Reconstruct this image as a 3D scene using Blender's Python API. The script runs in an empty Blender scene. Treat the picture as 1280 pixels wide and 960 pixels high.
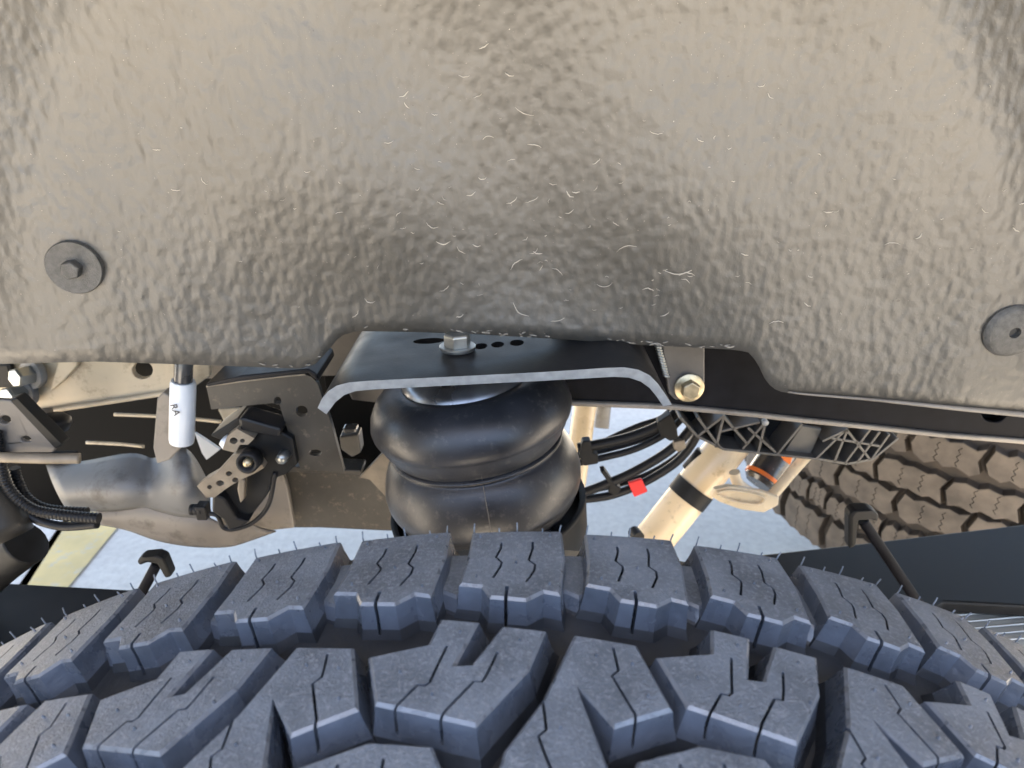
import bpy, bmesh, math, random
from mathutils import Vector, Matrix
from mathutils.geometry import tessellate_polygon
PI = math.pi
R = math.radians
random.seed(7)
# ------------------------------------------------------------------ camera, world, sun, exposure
sc = bpy.context.scene
GROUND_Z = 0.0
CAM_H = 1.0                     # metres above the ground
PITCH = R(23.2)
FPX = 900.0                     # focal length in photo pixels (1280 wide)
cam_d = bpy.data.cameras.new('camera')
cam = bpy.data.objects.new('camera', cam_d)
sc.collection.objects.link(cam)
cam.location = (0, 0, CAM_H)
cam.rotation_euler = (PI/2 - PITCH, 0, 0)
cam_d.sensor_width = 36
cam_d.lens = 36*FPX/1280
cam_d.clip_start = 0.01
cam_d.clip_end = 500
cam_d.dof.use_dof = True
cam_d.dof.focus_distance = 0.37
cam_d.dof.aperture_fstop = 17
sc.camera = cam
SUN_EL, SUN_AZ = R(78), R(190)  # azimuth clockwise from +Y: behind the camera
world = bpy.data.worlds.new('World')
sc.world = world
world.use_nodes = True
wn = world.node_tree.nodes
sky = wn.new('ShaderNodeTexSky')
sky.sky_type = 'NISHITA'
sky.sun_disc = False
sky.sun_elevation = SUN_EL
sky.sun_rotation = SUN_AZ
sky.dust_density = 3.0
sky.ozone_density = 1.0
sky.air_density = 1.0
world.node_tree.links.new(sky.outputs[0], wn['Background'].inputs[0])
wn['Background'].inputs[1].default_value = 0.14
sd = bpy.data.lights.new('sun', 'SUN')
sd.energy = 5.0
sd.angle = R(0.5)
sd.color = (1.0, 0.87, 0.68)
so = bpy.data.objects.new('sun', sd)
sc.collection.objects.link(so)
to_sun = Vector((math.sin(SUN_AZ)*math.cos(SUN_EL), math.cos(SUN_AZ)*math.cos(SUN_EL), math.sin(SUN_EL)))
so.rotation_euler = to_sun.to_track_quat('Z', 'Y').to_euler()
so.location = (0, -6, 8)
sc.view_settings.view_transform = 'Standard'
sc.view_settings.look = 'None'
sc.view_settings.exposure = 2.6
sc.view_settings.gamma = 1.0
sc.render.engine = 'CYCLES'
sc.cycles.max_bounces = 8
sc.cycles.diffuse_bounces = 6
sc.cycles.use_denoising = True

CP, SP = math.cos(PITCH), math.sin(PITCH)
def P(px, py, Y):
    """point at inward distance Y that the photo shows at pixel px, py (used to measure the place)"""
    a, b = (px-640)/FPX, (480-py)/FPX
    d = (a, CP + b*SP, -SP + b*CP)
    t = Y/d[1]
    return Vector((d[0]*t, Y, CAM_H + d[2]*t))
def S(n, Y, py=540):
    """n photo pixels in metres at distance Y"""
    p = P(640, py, Y)
    return n*(Y*CP - (p.z-CAM_H)*SP)/FPX
def project(v):
    z = v.z-CAM_H
    dep = v.y*CP - z*SP
    return 640+FPX*v.x/dep, 480-FPX*(v.y*SP+z*CP)/dep, dep

# ------------------------------------------------------------------ materials
def nmat(name, col, rough=0.5, metal=0.0, var=0.0, vscale=40, bump=0.0, bscale=200, spec=0.5, coat=0.0,
         dust=None, dscale=90, dthr=0.62, rvar=0.15):
    m = bpy.data.materials.new(name)
    m.use_nodes = True
    nt = m.node_tree; N = nt.nodes; L = nt.links
    b = N['Principled BSDF']
    b.inputs['Roughness'].default_value = rough
    b.inputs['Metallic'].default_value = metal
    b.inputs['Specular IOR Level'].default_value = spec
    b.inputs['Coat Weight'].default_value = coat
    tc0 = N.new('ShaderNodeTexCoord'); oi = N.new('ShaderNodeObjectInfo')
    va = N.new('ShaderNodeVectorMath'); va.operation = 'ADD'
    vs = N.new('ShaderNodeVectorMath'); vs.operation = 'SCALE'; vs.inputs['Scale'].default_value = 9
    cx_ = N.new('ShaderNodeCombineXYZ'); L.new(oi.outputs['Random'], cx_.inputs[0]); L.new(oi.outputs['Random'], cx_.inputs[2])
    L.new(cx_.outputs[0], vs.inputs[0]); L.new(tc0.outputs['Object'], va.inputs[0]); L.new(vs.outputs[0], va.inputs[1])
    class tc: outputs = {'Object': va.outputs[0]}
    base = None
    if var:
        n1 = N.new('ShaderNodeTexNoise'); n1.inputs['Scale'].default_value = vscale; n1.inputs['Detail'].default_value = 6
        L.new(tc.outputs['Object'], n1.inputs['Vector'])
        r = N.new('ShaderNodeValToRGB')
        r.color_ramp.elements[0].position = 0.3; r.color_ramp.elements[1].position = 0.7
        r.color_ramp.elements[0].color = tuple(c*(1-var) for c in col)+(1,)
        r.color_ramp.elements[1].color = tuple(min(1, c*(1+var)) for c in col)+(1,)
        L.new(n1.outputs['Fac'], r.inputs['Fac'])
        base = r.outputs[0]
        mr = N.new('ShaderNodeMapRange'); mr.inputs[3].default_value = max(.05, rough-rvar); mr.inputs[4].default_value = min(1, rough+rvar)
        L.new(n1.outputs['Fac'], mr.inputs[0]); L.new(mr.outputs[0], b.inputs['Roughness'])
    if dust:
        n2 = N.new('ShaderNodeTexNoise'); n2.inputs['Scale'].default_value = dscale; n2.inputs['Detail'].default_value = 9
        n2.inputs['Roughness'].default_value = 0.7
        L.new(tc.outputs['Object'], n2.inputs['Vector'])
        r2 = N.new('ShaderNodeValToRGB'); r2.color_ramp.elements[0].position = dthr-.12; r2.color_ramp.elements[1].position = dthr+.08
        L.new(n2.outputs['Fac'], r2.inputs['Fac'])
        mx = N.new('ShaderNodeMixRGB'); mx.inputs[2].default_value = tuple(dust)+(1,)
        L.new(r2.outputs[0], mx.inputs[0])
        if base: L.new(base, mx.inputs[1])
        else: mx.inputs[1].default_value = tuple(col)+(1,)
        base = mx.outputs[0]
    if base: L.new(base, b.inputs['Base Color'])
    else: b.inputs['Base Color'].default_value = tuple(col)+(1,)
    if bump:
        n3 = N.new('ShaderNodeTexNoise'); n3.inputs['Scale'].default_value = bscale; n3.inputs['Detail'].default_value = 4
        L.new(tc.outputs['Object'], n3.inputs['Vector'])
        bp = N.new('ShaderNodeBump'); bp.inputs['Strength'].default_value = bump; bp.inputs['Distance'].default_value = 0.001
        L.new(n3.outputs['Fac'], bp.inputs['Height']); L.new(bp.outputs[0], b.inputs['Normal'])
    return m

M = {
 'rubber': nmat('tyre_rubber', (.130, .150, .178), .52, var=.34, vscale=45, bump=.6, bscale=1300, spec=.35, dust=(.25, .27, .30), dscale=650, dthr=.615),
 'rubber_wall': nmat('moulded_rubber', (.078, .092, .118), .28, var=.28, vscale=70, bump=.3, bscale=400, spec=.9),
 'old_rubber': nmat('dusty_warm_lit_rubber', (.115, .092, .070), .7, var=.35, vscale=35, bump=.4, bscale=400),  # dusty rubber; the brown also carries the golden light on it
 'groove': nmat('groove_rubber_shade', (.022, .025, .031), .5, var=.3, vscale=60, bump=.3, bscale=300),  # shade in the tread grooves, painted as darker rubber
 'old_wall': nmat('dusty_groove_shade', (.05, .038, .028), .7, var=.3, vscale=35, bump=.3, bscale=300),  # dusty walls and grooves, darkened to stand for their shade
 'block_edge': nmat('glossy_block_edge', (.12, .135, .16), .3, var=.3, vscale=200, spec=.8),  # lighter, glossier chamfer to carry the bright sky line on block edges
 'recess': nmat('black_recess_shade', (.008, .008, .008), .6, spec=.03),  # black for the far beam and for shade in gaps and holes
 'bellows': nmat('bellows_rubber', (.024, .025, .029), .38, var=.35, vscale=28, bump=.12, bscale=500, spec=.6, dust=(.09, .085, .08), dscale=160, dthr=.66),
 'black_metal': nmat('black_coated_steel', (.014, .014, .016), .42, var=.25, vscale=60, bump=.08, bscale=700, spec=.2, dust=(.12, .12, .12), dscale=900, dthr=.74),
 'cap_metal': nmat('dull_black_chrome', (.30, .30, .31), .3, metal=.85, var=.5, vscale=35),
 'gloss_black': nmat('glossy_black_cap', (.05, .05, .052), .26, var=.4, vscale=45, spec=.7, coat=.3),
 'dark': nmat('matte_black_steel', (.010, .010, .012), .5, var=.25, vscale=60, spec=.06, dust=(.06, .06, .06), dscale=900, dthr=.74),
 'cut_edge': nmat('laser_cut_edge', (.32, .33, .335), .45, metal=.3, var=.2, vscale=150),
 'zinc': nmat('zinc_plated_steel', (.34, .35, .34), .34, metal=.85, var=.15, vscale=120),
 'gold_zinc': nmat('yellow_zinc_plating', (.50, .42, .28), .35, metal=.8, var=.3, vscale=150),
 'cream': nmat('cream_painted_steel', (.50, .42, .30), .4, var=.2, vscale=18, bump=.1, bscale=300, dust=(.20, .15, .10), dscale=50, dthr=.66),
 'shock': nmat('pale_shock_paint', (.68, .54, .35), .28, var=.10, vscale=20, spec=.6, dust=(.30, .22, .13), dscale=60, dthr=.70),
 'white': nmat('white_paint', (.70, .73, .76), .35, var=.06, vscale=40),
 'grey_plate': nmat('grey_coated_plate', (.115, .105, .095), .42, var=.2, vscale=40, bump=.08, bscale=500),
 'shield': nmat('grey_heat_shield', (.19, .187, .18), .5, dust=(.09, .08, .07), dscale=40, dthr=.66, var=.18, vscale=14, bump=.15, bscale=60),
 'shield_tan': nmat('tan_grey_shield', (.23, .20, .165), .45, var=.2, vscale=14, bump=.1, bscale=60, dust=(.11, .09, .07), dscale=45, dthr=.64),
 'brown_frame': nmat('brown_grey_frame', (.040, .035, .028), .46, var=.35, vscale=25, bump=.2, bscale=200, dust=(.16, .13, .09), dscale=120, dthr=.68),
 'plastic': nmat('black_plastic', (.014, .014, .014), .5, var=.3, vscale=60, spec=.2),
 'rib_plastic': nmat('grey_ribbed_plastic', (.085, .078, .068), .45, var=.25, vscale=40),
 'hose': nmat('black_hose_rubber', (.014, .014, .015), .45, var=.2, vscale=60, spec=.25),
 'red': nmat('red_tag', (.75, .02, .02), .45),
 'orange': nmat('orange_ring', (.85, .20, .03), .45),
 'tan': nmat('tan_cast_arm', (.22, .18, .13), .5, var=.25, vscale=80),
 'washer': nmat('worn_black_washer', (.075, .073, .068), .45, var=.35, vscale=300, bump=.5, bscale=1500),
 'scuff': nmat('pale_scuffed_plastic', (.42, .39, .34), .5),
 'ink': nmat('black_ink', (.02, .02, .02), .6),
 'alu': nmat('ribbed_aluminium', (.55, .54, .50), .35, metal=.5, var=.1),
}
def mat_liner():
    m = bpy.data.materials.new('liner_plastic'); m.use_nodes = True
    nt = m.node_tree; N = nt.nodes; L = nt.links; b = N['Principled BSDF']
    tc = N.new('ShaderNodeTexCoord')
    def noise(scale, detail=3, rough=.5, st=(1, 1, 1)):
        mp = N.new('ShaderNodeMapping'); mp.inputs['Scale'].default_value = st
        n = N.new('ShaderNodeTexNoise'); n.inputs['Scale'].default_value = scale
        n.inputs['Detail'].default_value = detail; n.inputs['Roughness'].default_value = rough
        L.new(tc.outputs['Object'], mp.inputs[0]); L.new(mp.outputs[0], n.inputs['Vector'])
        return n.outputs['Fac']
    big = noise(7, 5)
    r = N.new('ShaderNodeValToRGB'); e = r.color_ramp.elements
    e[0].position = .3; e[0].color = (.044, .041, .035, 1); e[1].position = .72; e[1].color = (.070, .065, .056, 1)
    L.new(big, r.inputs['Fac'])
    # pale dust flecks and scuffs
    fl = noise(900, 2, .6)
    r2 = N.new('ShaderNodeValToRGB'); r2.color_ramp.elements[0].position = .72; r2.color_ramp.elements[1].position = .80
    L.new(fl, r2.inputs['Fac'])
    mx = N.new('ShaderNodeMixRGB'); mx.inputs[2].default_value = (.34, .31, .26, 1)
    L.new(r2.outputs[0], mx.inputs[0]); L.new(r.outputs[0], mx.inputs[1])
    dk = noise(330, 1, .5)
    r3 = N.new('ShaderNodeValToRGB'); r3.color_ramp.elements[0].position = .195; r3.color_ramp.elements[0].color = (1, 1, 1, 1)
    r3.color_ramp.elements[1].position = .21; r3.color_ramp.elements[1].color = (0, 0, 0, 1)
    L.new(dk, r3.inputs['Fac'])
    mx2 = N.new('ShaderNodeMixRGB'); mx2.inputs[2].default_value = (.03, .026, .02, 1)
    L.new(r3.outputs[0], mx2.inputs[0]); L.new(mx.outputs[0], mx2.inputs[1])
    L.new(mx2.outputs[0], b.inputs['Base Color'])
    mr = N.new('ShaderNodeMapRange'); mr.inputs[3].default_value = .42; mr.inputs[4].default_value = .50
    L.new(noise(12, 4), mr.inputs[0]); L.new(mr.outputs[0], b.inputs['Roughness'])
    b.inputs['Specular IOR Level'].default_value = 1.0
    # vacuum-formed ripple: upright dimples, plus a fine leathery grain
    d1 = noise(215, 0, .4, (1, 1, .66))
    d2 = noise(420, 3, .6)
    d3 = noise(28, 2, .5, (1.3, 1, .6))
    a1 = N.new('ShaderNodeBump'); a1.inputs['Strength'].default_value = 1; a1.inputs['Distance'].default_value = .00082
    a2 = N.new('ShaderNodeBump'); a2.inputs['Strength'].default_value = 1; a2.inputs['Distance'].default_value = .00022
    a3 = N.new('ShaderNodeBump'); a3.inputs['Strength'].default_value = 1; a3.inputs['Distance'].default_value = .002
    L.new(d3, a3.inputs['Height']); L.new(d1, a1.inputs['Height']); L.new(d2, a2.inputs['Height'])
    L.new(a3.outputs[0], a1.inputs['Normal']); L.new(a1.outputs[0], a2.inputs['Normal']); L.new(a2.outputs[0], b.inputs['Normal'])
    return m
M['liner'] = mat_liner()
def mat_ground():
    m = bpy.data.materials.new('pale_concrete'); m.use_nodes = True
    nt = m.node_tree; N = nt.nodes; L = nt.links; b = N['Principled BSDF']
    tc = N.new('ShaderNodeTexCoord')
    n = N.new('ShaderNodeTexNoise'); n.inputs['Scale'].default_value = 6; n.inputs['Detail'].default_value = 12; n.inputs['Roughness'].default_value = .7
    n2 = N.new('ShaderNodeTexNoise'); n2.inputs['Scale'].default_value = 60; n2.inputs['Detail'].default_value = 6
    L.new(tc.outputs['Object'], n.inputs['Vector']); L.new(tc.outputs['Object'], n2.inputs['Vector'])
    ad = N.new('ShaderNodeMath'); ad.operation = 'ADD'; L.new(n.outputs['Fac'], ad.inputs[0]); L.new(n2.outputs['Fac'], ad.inputs[1])
    hf = N.new('ShaderNodeMath'); hf.operation = 'MULTIPLY'; hf.inputs[1].default_value = .5; L.new(ad.outputs[0], hf.inputs[0])
    r = N.new('ShaderNodeValToRGB'); e = r.color_ramp.elements
    e[0].position = .35; e[0].color = (.56, .51, .43, 1); e[1].position = .62; e[1].color = (.70, .65, .55, 1)
    L.new(hf.outputs[0], r.inputs['Fac']); L.new(r.outputs[0], b.inputs['Base Color'])
    b.inputs['Roughness'].default_value = .85
    bp = N.new('ShaderNodeBump'); bp.inputs['Distance'].default_value = .003; L.new(n2.outputs['Fac'], bp.inputs['Height']); L.new(bp.outputs[0], b.inputs['Normal'])
    return m
M['ground'] = mat_ground()
M['paint'] = nmat('worn_yellow_paint', (.68, .50, .20), .7, var=.15, vscale=12, dust=(.50, .47, .38), dscale=30, dthr=.66)

# ------------------------------------------------------------------ helpers
COL = sc.collection
def link(name, me, mat, parent=None, smooth=False):
    o = bpy.data.objects.new(name, me); COL.objects.link(o)
    if mat and not me.materials: me.materials.append(mat)
    if parent: o.parent = parent
    if smooth:
        for p in me.polygons: p.use_smooth = True
    return o
def tag(o, label, cat, group=None):
    o['label'] = label; o['category'] = cat
    if group: o['group'] = group
    return o
def thing(name, label, cat, loc=(0, 0, 0), group=None):
    o = bpy.data.objects.new(name, None); COL.objects.link(o); o.location = loc
    o.empty_display_size = .02
    bpy.context.view_layer.update()
    return tag(o, label, cat, group)
def fix(bm):
    bmesh.ops.recalc_face_normals(bm, faces=bm.faces)
def mesh(name, bm):
    me = bpy.data.meshes.new(name); bm.to_mesh(me); bm.free(); return me
def rel(parent, v):
    return v - parent.location if parent else v
def smooth_pts(pts, n=8):
    """catmull-rom"""
    out = []
    q = [pts[0]] + list(pts) + [pts[-1]]
    for i in range(1, len(q)-2):
        p0, p1, p2, p3 = q[i-1], q[i], q[i+1], q[i+2]
        for k in range(n):
            t = k/n
            out.append(.5*((2*p1)+(-p0+p2)*t+(2*p0-5*p1+4*p2-p3)*t*t+(-p0+3*p1-3*p2+p3)*t**3))
    out.append(pts[-1]); return out
def tube_bm(bm, pts, rad, seg=12, caps=True, rfun=None):
    rings = []
    up = Vector((0, 0, 1))
    for i, p in enumerate(pts):
        t = (pts[min(i+1, len(pts)-1)]-pts[max(i-1, 0)]).normalized()
        a = up - t*up.dot(t)
        if a.length < .05: a = Vector((1, 0, 0)) - t*t.x
        a.normalize(); c = t.cross(a); up = a
        r = rfun(i) if rfun else rad
        rings.append([bm.verts.new(p + a*math.cos(2*PI*k/seg)*r + c*math.sin(2*PI*k/seg)*r) for k in range(seg)])
    for r0, r1 in zip(rings, rings[1:]):
        for k in range(seg):
            f = bm.faces.new((r0[k], r0[(k+1) % seg], r1[(k+1) % seg], r1[k])); f.smooth = True
    if caps:
        bm.faces.new(rings[0][::-1]); bm.faces.new(rings[-1])
def tube(name, pts, rad, mat, parent=None, seg=12, n=8, rfun=None):
    bm = bmesh.new()
    pp = [rel(parent, p) for p in pts]
    if len(pp) > 2 and n > 1: pp = smooth_pts(pp, n)
    tube_bm(bm, pp, rad, seg, rfun=rfun); fix(bm)
    return link(name, mesh(name, bm), mat, parent)
def add_poly(bm, outer, holes, ext):
    """prism from a planar outline (3D points) with holes, extruded by vector ext"""
    loops = [outer] + list(holes)
    flat = [v for l in loops for v in l]
    tris = tessellate_polygon([[v.copy() for v in l] for l in loops])
    A = [bm.verts.new(v) for v in flat]; B = [bm.verts.new(v+ext) for v in flat]
    for t in tris:
        try: bm.faces.new([A[i] for i in t]); bm.faces.new([B[i] for i in t][::-1])
        except ValueError: pass
    k = 0
    for l in loops:
        for i in range(len(l)):
            a, b = k+i, k+(i+1) % len(l)
            bm.faces.new((A[a], A[b], B[b], B[a]))
        k += len(l)
def circ(px, py, Y, rx, ry=None, n=18, plane=None):
    ry = ry or rx
    return [P(px+rx*math.cos(2*PI*k/n), py+ry*math.sin(2*PI*k/n), Y) for k in range(n)]
def plate(name, pix, Y, t, mat, parent=None, holes=(), bev=.0012, ext=None, label=None):
    """flat plate standing at inward distance Y, outline measured in photo pixels, real thickness t"""
    bm = bmesh.new()
    outer = [rel(parent, P(x, y, Y)) for x, y in pix]
    hs = [[rel(parent, v) for v in circ(h[0], h[1], Y, h[2], h[3] if len(h) > 3 else None, 16)] for h in holes]
    add_poly(bm, outer, hs, ext or Vector((0, t, 0)))
    bmesh.ops.dissolve_limit(bm, angle_limit=.01, verts=bm.verts, edges=bm.edges)
    fix(bm)
    o = link(name, mesh(name, bm), mat, parent)
    if bev:
        md = o.modifiers.new('bevel', 'BEVEL'); md.width = bev; md.segments = 2; md.limit_method = 'ANGLE'; md.angle_limit = R(35)
    if label: o['label'] = label
    return o
def lathe(name, prof, center, axis, mat, parent=None, seg=64, closed=False):
    """prof = list of (radius, distance along axis)"""
    ax = axis.normalized()
    a = Vector((1, 0, 0)) if abs(ax.x) < .8 else Vector((0, 1, 0))
    a = (a - ax*a.dot(ax)).normalized(); c = ax.cross(a)
    bm = bmesh.new(); rings = []
    o0 = rel(parent, center)
    for r, h in prof:
        if r < 1e-6: rings.append([bm.verts.new(o0+ax*h)])
        else: rings.append([bm.verts.new(o0+ax*h + (a*math.cos(2*PI*k/seg)+c*math.sin(2*PI*k/seg))*r) for k in range(seg)])
    for r0, r1 in zip(rings, rings[1:]):
        for k in range(seg):
            k2 = (k+1) % seg
            if len(r0) == 1 and len(r1) == 1: continue
            if len(r0) == 1: f = bm.faces.new((r0[0], r1[k2], r1[k]))
            elif len(r1) == 1: f = bm.faces.new((r0[k], r0[k2], r1[0]))
            else: f = bm.faces.new((r0[k], r0[k2], r1[k2], r1[k]))
            f.smooth = True
    fix(bm)
    return link(name, mesh(name, bm), mat, parent)
def sharpen(o, ang=35):
    me = o.data
    bm = bmesh.new(); bm.from_mesh(me)
    for e in bm.edges:
        if len(e.link_faces) == 2 and e.calc_face_angle(0) > R(ang): e.smooth = False
    for f in bm.faces: f.smooth = True
    bm.to_mesh(me); bm.free()
    return o
def box(name, c, size, mat, parent=None, rot=None, bev=.001):
    bm = bmesh.new(); bmesh.ops.create_cube(bm, size=1)
    for v in bm.verts:
        v.co = Vector((v.co.x*size[0], v.co.y*size[1], v.co.z*size[2]))
        if rot: v.co.rotate(rot)
        v.co += rel(parent, c)
    o = link(name, mesh(name, bm), mat, parent)
    if bev:
        md = o.modifiers.new('bevel', 'BEVEL'); md.width = bev; md.segments = 2
    return o
def bool_cut(o, cutter_bm):
    """cut real openings, done once on the mesh"""
    cme = mesh('cutter', cutter_bm); c = bpy.data.objects.new('cutter', cme); COL.objects.link(c)
    c.matrix_world = o.matrix_world
    md = o.modifiers.new('cut', 'BOOLEAN'); md.object = c; md.operation = 'DIFFERENCE'; md.solver = 'EXACT'
    bpy.context.view_layer.update()
    ev = o.evaluated_get(bpy.context.evaluated_depsgraph_get())
    me = bpy.data.meshes.new_from_object(ev)
    o.modifiers.remove(md); o.data = me
    bpy.data.objects.remove(c)
def hex_bolt(parent, c, axis, r, h, mat, washer_r=None, washer_mat=None, wt=.002, name='bolt_head', rot=0.2):
    ax = axis.normalized()
    if washer_r:
        sharpen(lathe('washer', [(0, 0), (washer_r*.96, 0), (washer_r, wt*.3), (washer_r, wt), (washer_r*.96, wt*1.15), (0, wt*1.15)], c, ax, washer_mat or mat, parent, 40))
        c = c + ax*wt*1.1
    a = Vector((1, 0, 0)) if abs(ax.x) < .8 else Vector((0, 1, 0))
    a = (a-ax*a.dot(ax)).normalized(); b = ax.cross(a)
    bm = bmesh.new(); o0 = rel(parent, c)
    def ring(r, hh, n=6): return [bm.verts.new(o0+ax*hh+(a*math.cos(2*PI*k/n+rot)+b*math.sin(2*PI*k/n+rot))*r) for k in range(n)]
    rs = [ring(r, 0), ring(r, h*.86), ring(r*.88, h)]
    bm.faces.new(rs[0][::-1]); bm.faces.new(rs[2])
    for r0, r1 in zip(rs, rs[1:]):
        for k in range(6): bm.faces.new((r0[k], r0[(k+1) % 6], r1[(k+1) % 6], r1[k]))
    fix(bm)
    o = link(name, mesh(name, bm), mat, parent)
    md = o.modifiers.new('bevel', 'BEVEL'); md.width = r*.06; md.segments = 2
    return o

# ------------------------------------------------------------------ setting: ground, paint, added truck underside slab that blocks the sun
bm = bmesh.new(); bmesh.ops.create_grid(bm, x_segments=4, y_segments=4, size=150)
g = link('ground', mesh('ground', bm), M['ground']); g['kind'] = 'structure'
def gpt(px, py):
    a, b = (px-640)/FPX, (480-py)/FPX
    d = Vector((a, CP+b*SP, -SP+b*CP)); t = -CAM_H/d.z
    return Vector((d.x*t, d.y*t, .004))
bm = bmesh.new()
a0, a1, b0, b1 = gpt(38, 728), gpt(92, 728), gpt(88, 650), gpt(156, 650)
bm.faces.new([bm.verts.new(v) for v in (a0+(a0-b0)*3, a1+(a1-b1)*3, b1+(b1-a1)*4, b0+(b0-a0)*4)])
pl = link('yellow_line', mesh('yellow_line', bm), M['paint']); pl['kind'] = 'structure'
bm = bmesh.new(); bmesh.ops.create_cube(bm, size=1)
for v in bm.verts: v.co = Vector((v.co.x*3.6, v.co.y*2.4+1.05, v.co.z*.06+CAM_H+.42))
ub = link('underbody_shade', mesh('underbody_shade', bm), M['black_metal']); ub['kind'] = 'structure'  # unseen slab added overhead, sized to keep the sun off the tyre

# ------------------------------------------------------------------ fender liner
OX = Vector((0, -.06, CAM_H-.12)); LA, LC, LB, LN = .66, .485, .40, 2.7
def sstep(a, b, x):
    t = max(0, min(1, (x-a)/(b-a))); return t*t*(3-2*t)
def liner_pt(phi, psi, off=0.0):
    d = Vector((math.sin(phi)*math.cos(psi), math.cos(phi)*math.cos(psi), math.sin(psi)))
    n = LN
    t = (abs(d.x/LA)**n + abs(d.y/LC)**n + abs(d.z/LB)**n)**(-1/n)
    q = OX + d*(t+off)
    # pressed-in step and flares of the moulding; belly added to darken the lower centre
    ring = math.sqrt((phi/.66)**2 + ((psi+.02)/.62)**2)
    away = .026*sstep(.80, 1.06, ring) - .012*sstep(1.15, 1.6, ring)
    away += math.exp(-((phi-.03)/.5)**2)*(.008*sstep(.25, -.02, psi) - .007*math.exp(-((psi-.10)/.13)**2))
    away += .008*sstep(.28, .40, phi)*sstep(-.06, -.20, psi)
    away += .022*sstep(-.38, -.55, phi)*sstep(-.07, -.20, psi)
    away += .003*math.sin(phi*9+1)*math.sin(psi*11) + .002*math.sin(phi*17+psi*13)
    h = Vector((math.sin(phi), math.cos(phi), 0))
    return q + h*away*max(0, math.cos(psi))
edge_px = [(-300, 470), (0, 455), (120, 452), (300, 458), (375, 461), (395, 455), (412, 436), (425, 420), (445, 414), (520, 415), (600, 418),
           (700, 424), (800, 431), (915, 437), (935, 440), (946, 452), (958, 478), (972, 489), (1000, 493), (1087, 500), (1193, 511), (1280, 519), (1600, 556)]
def edge_y(x):
    for (x0, y0), (x1, y1) in zip(edge_px, edge_px[1:]):
        if x <= x1:
            t = (x-x0)/(x1-x0); return y0+(y1-y0)*max(t, -0.2)
    return 600
def low_psi(phi):
    lo, hi = -1.3, .6
    for _ in range(40):
        m = (lo+hi)/2
        x, y, dep = project(liner_pt(phi, m))
        if dep <= 0.01: lo = m; continue
        if y > edge_y(x): lo = m
        else: hi = m
    return (lo+hi)/2
liner = thing('fender_liner', 'dusty grey brown moulded plastic fender liner curving over the tyre, pitted and scuffed', 'fender liner', liner_pt(0, 0))
NP, NS = 420, 90
bm = bmesh.new()
PH0 = R(92)
rows = []
phis = []
for i in range(NP+1):
    u = -1+2*i/NP
    phis.append(u*PH0)
psilist = []
for ph in phis:
    pc = max(-R(48), min(R(48), ph))
    ps = low_psi(pc)
    if abs(ph) > R(48): ps = ps - (abs(ph)-R(48))*1.1
    psilist.append(max(ps, -1.15))
Z2 = R(89.5)
grid = []
for ph, p0 in zip(phis, psilist):
    col = []
    # rolled rear lip: goes back behind the visible edge
    e = liner_pt(ph, p0)
    for k, (back, dn) in enumerate(((.016, .004), (.010, .0005), (.004, -.0008))):
        dirp = Vector((e.x-OX.x, e.y-OX.y, 0)).normalized()
        col.append(e + dirp*back + Vector((0, 0, dn)))
    for j in range(NS+1):
        t = j/NS
        ps = p0 + (Z2-p0)*t
        q = liner_pt(ph, ps)
        col.append(q)
    grid.append(col)
V = [[bm.verts.new(rel(liner, v)) for v in c] for c in grid]
for i in range(NP):
    for j in range(len(V[0])-1):
        f = bm.faces.new((V[i][j], V[i+1][j], V[i+1][j+1], V[i][j+1])); f.smooth = True
bm.normal_update()
# normals towards the wheel
if sum(f.normal.dot(rel(liner, OX)-f.calc_center_median())*f.calc_area() for f in bm.faces) < 0: bmesh.ops.reverse_faces(bm, faces=bm.faces)
shell = link('shell', mesh('shell', bm), M['liner'], liner)
md = shell.modifiers.new('thick', 'SOLIDIFY'); md.thickness = .003; md.offset = -1
def on_liner(px, py):
    """(point, normal) of the liner at a photo pixel"""
    best = None
    lo = (0.0, 0.0)
    ph, ps = (px-640)/900*.9, (400-py)/900
    for _ in range(60):
        q = liner_pt(ph, ps); x, y, d = project(q)
        ph += (px-x)/900*.6; ps += (y-py)/900*.8
    e = 1e-3
    n = (liner_pt(ph+e, ps)-q).cross(liner_pt(ph, ps+e)-q).normalized()
    if n.dot(Vector((0, 0, CAM_H))-q) < 0: n = -n
    return q, n
BVH = None
from mathutils.bvhtree import BVHTree
BVH = BVHTree.FromPolygons([v.co+liner.location for v in shell.data.vertices], [tuple(p.vertices) for p in shell.data.polygons])
def ray(px, py):
    a, b = (px-640)/FPX, (480-py)/FPX
    d = Vector((a, CP+b*SP, -SP+b*CP)).normalized()
    hit, n, idx, dist = BVH.ray_cast(Vector((0, 0, CAM_H)), d)
    if hit is None: return None, None
    if n.dot(d) > 0: n = -n
    return hit, n
q, n = ray(95, 333)
wr = .0155
sharpen(lathe('washer', [(0, .0005), (wr, .0005), (wr, .0032), (wr*.97, .0040), (wr*.45, .0036), (0, .0036)], q, n, M['washer'], liner, 48))
hex_bolt(liner, q+n*.0036, n, .0055, .0062, M['washer'], name='screw_head')
q, n = ray(1264, 413)
o = sharpen(lathe('push_clip', [(.0028, .0012), (.0034, .0042), (.0125, .0040), (.0150, .0030), (.0165, .0012), (.0165, -.001), (0, -.001)], q, n, M['washer'], liner, 48), 30)
sharpen(lathe('clip_hole_shade', [(0, .0014), (.0029, .0014)], q, n, M['ink'], liner, 20))  # flat black disc stands for the dark inside the clip hole
rim = []
for i in range(26):
    px = 985+i*22
    best = None
    for dy in (-1.2, -2, -3, -5):
        hx, hn = ray(px, edge_y(px)+dy)
        if hx is not None: break
    if hx is not None: rim.append(hx+hn*.0004)
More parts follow.
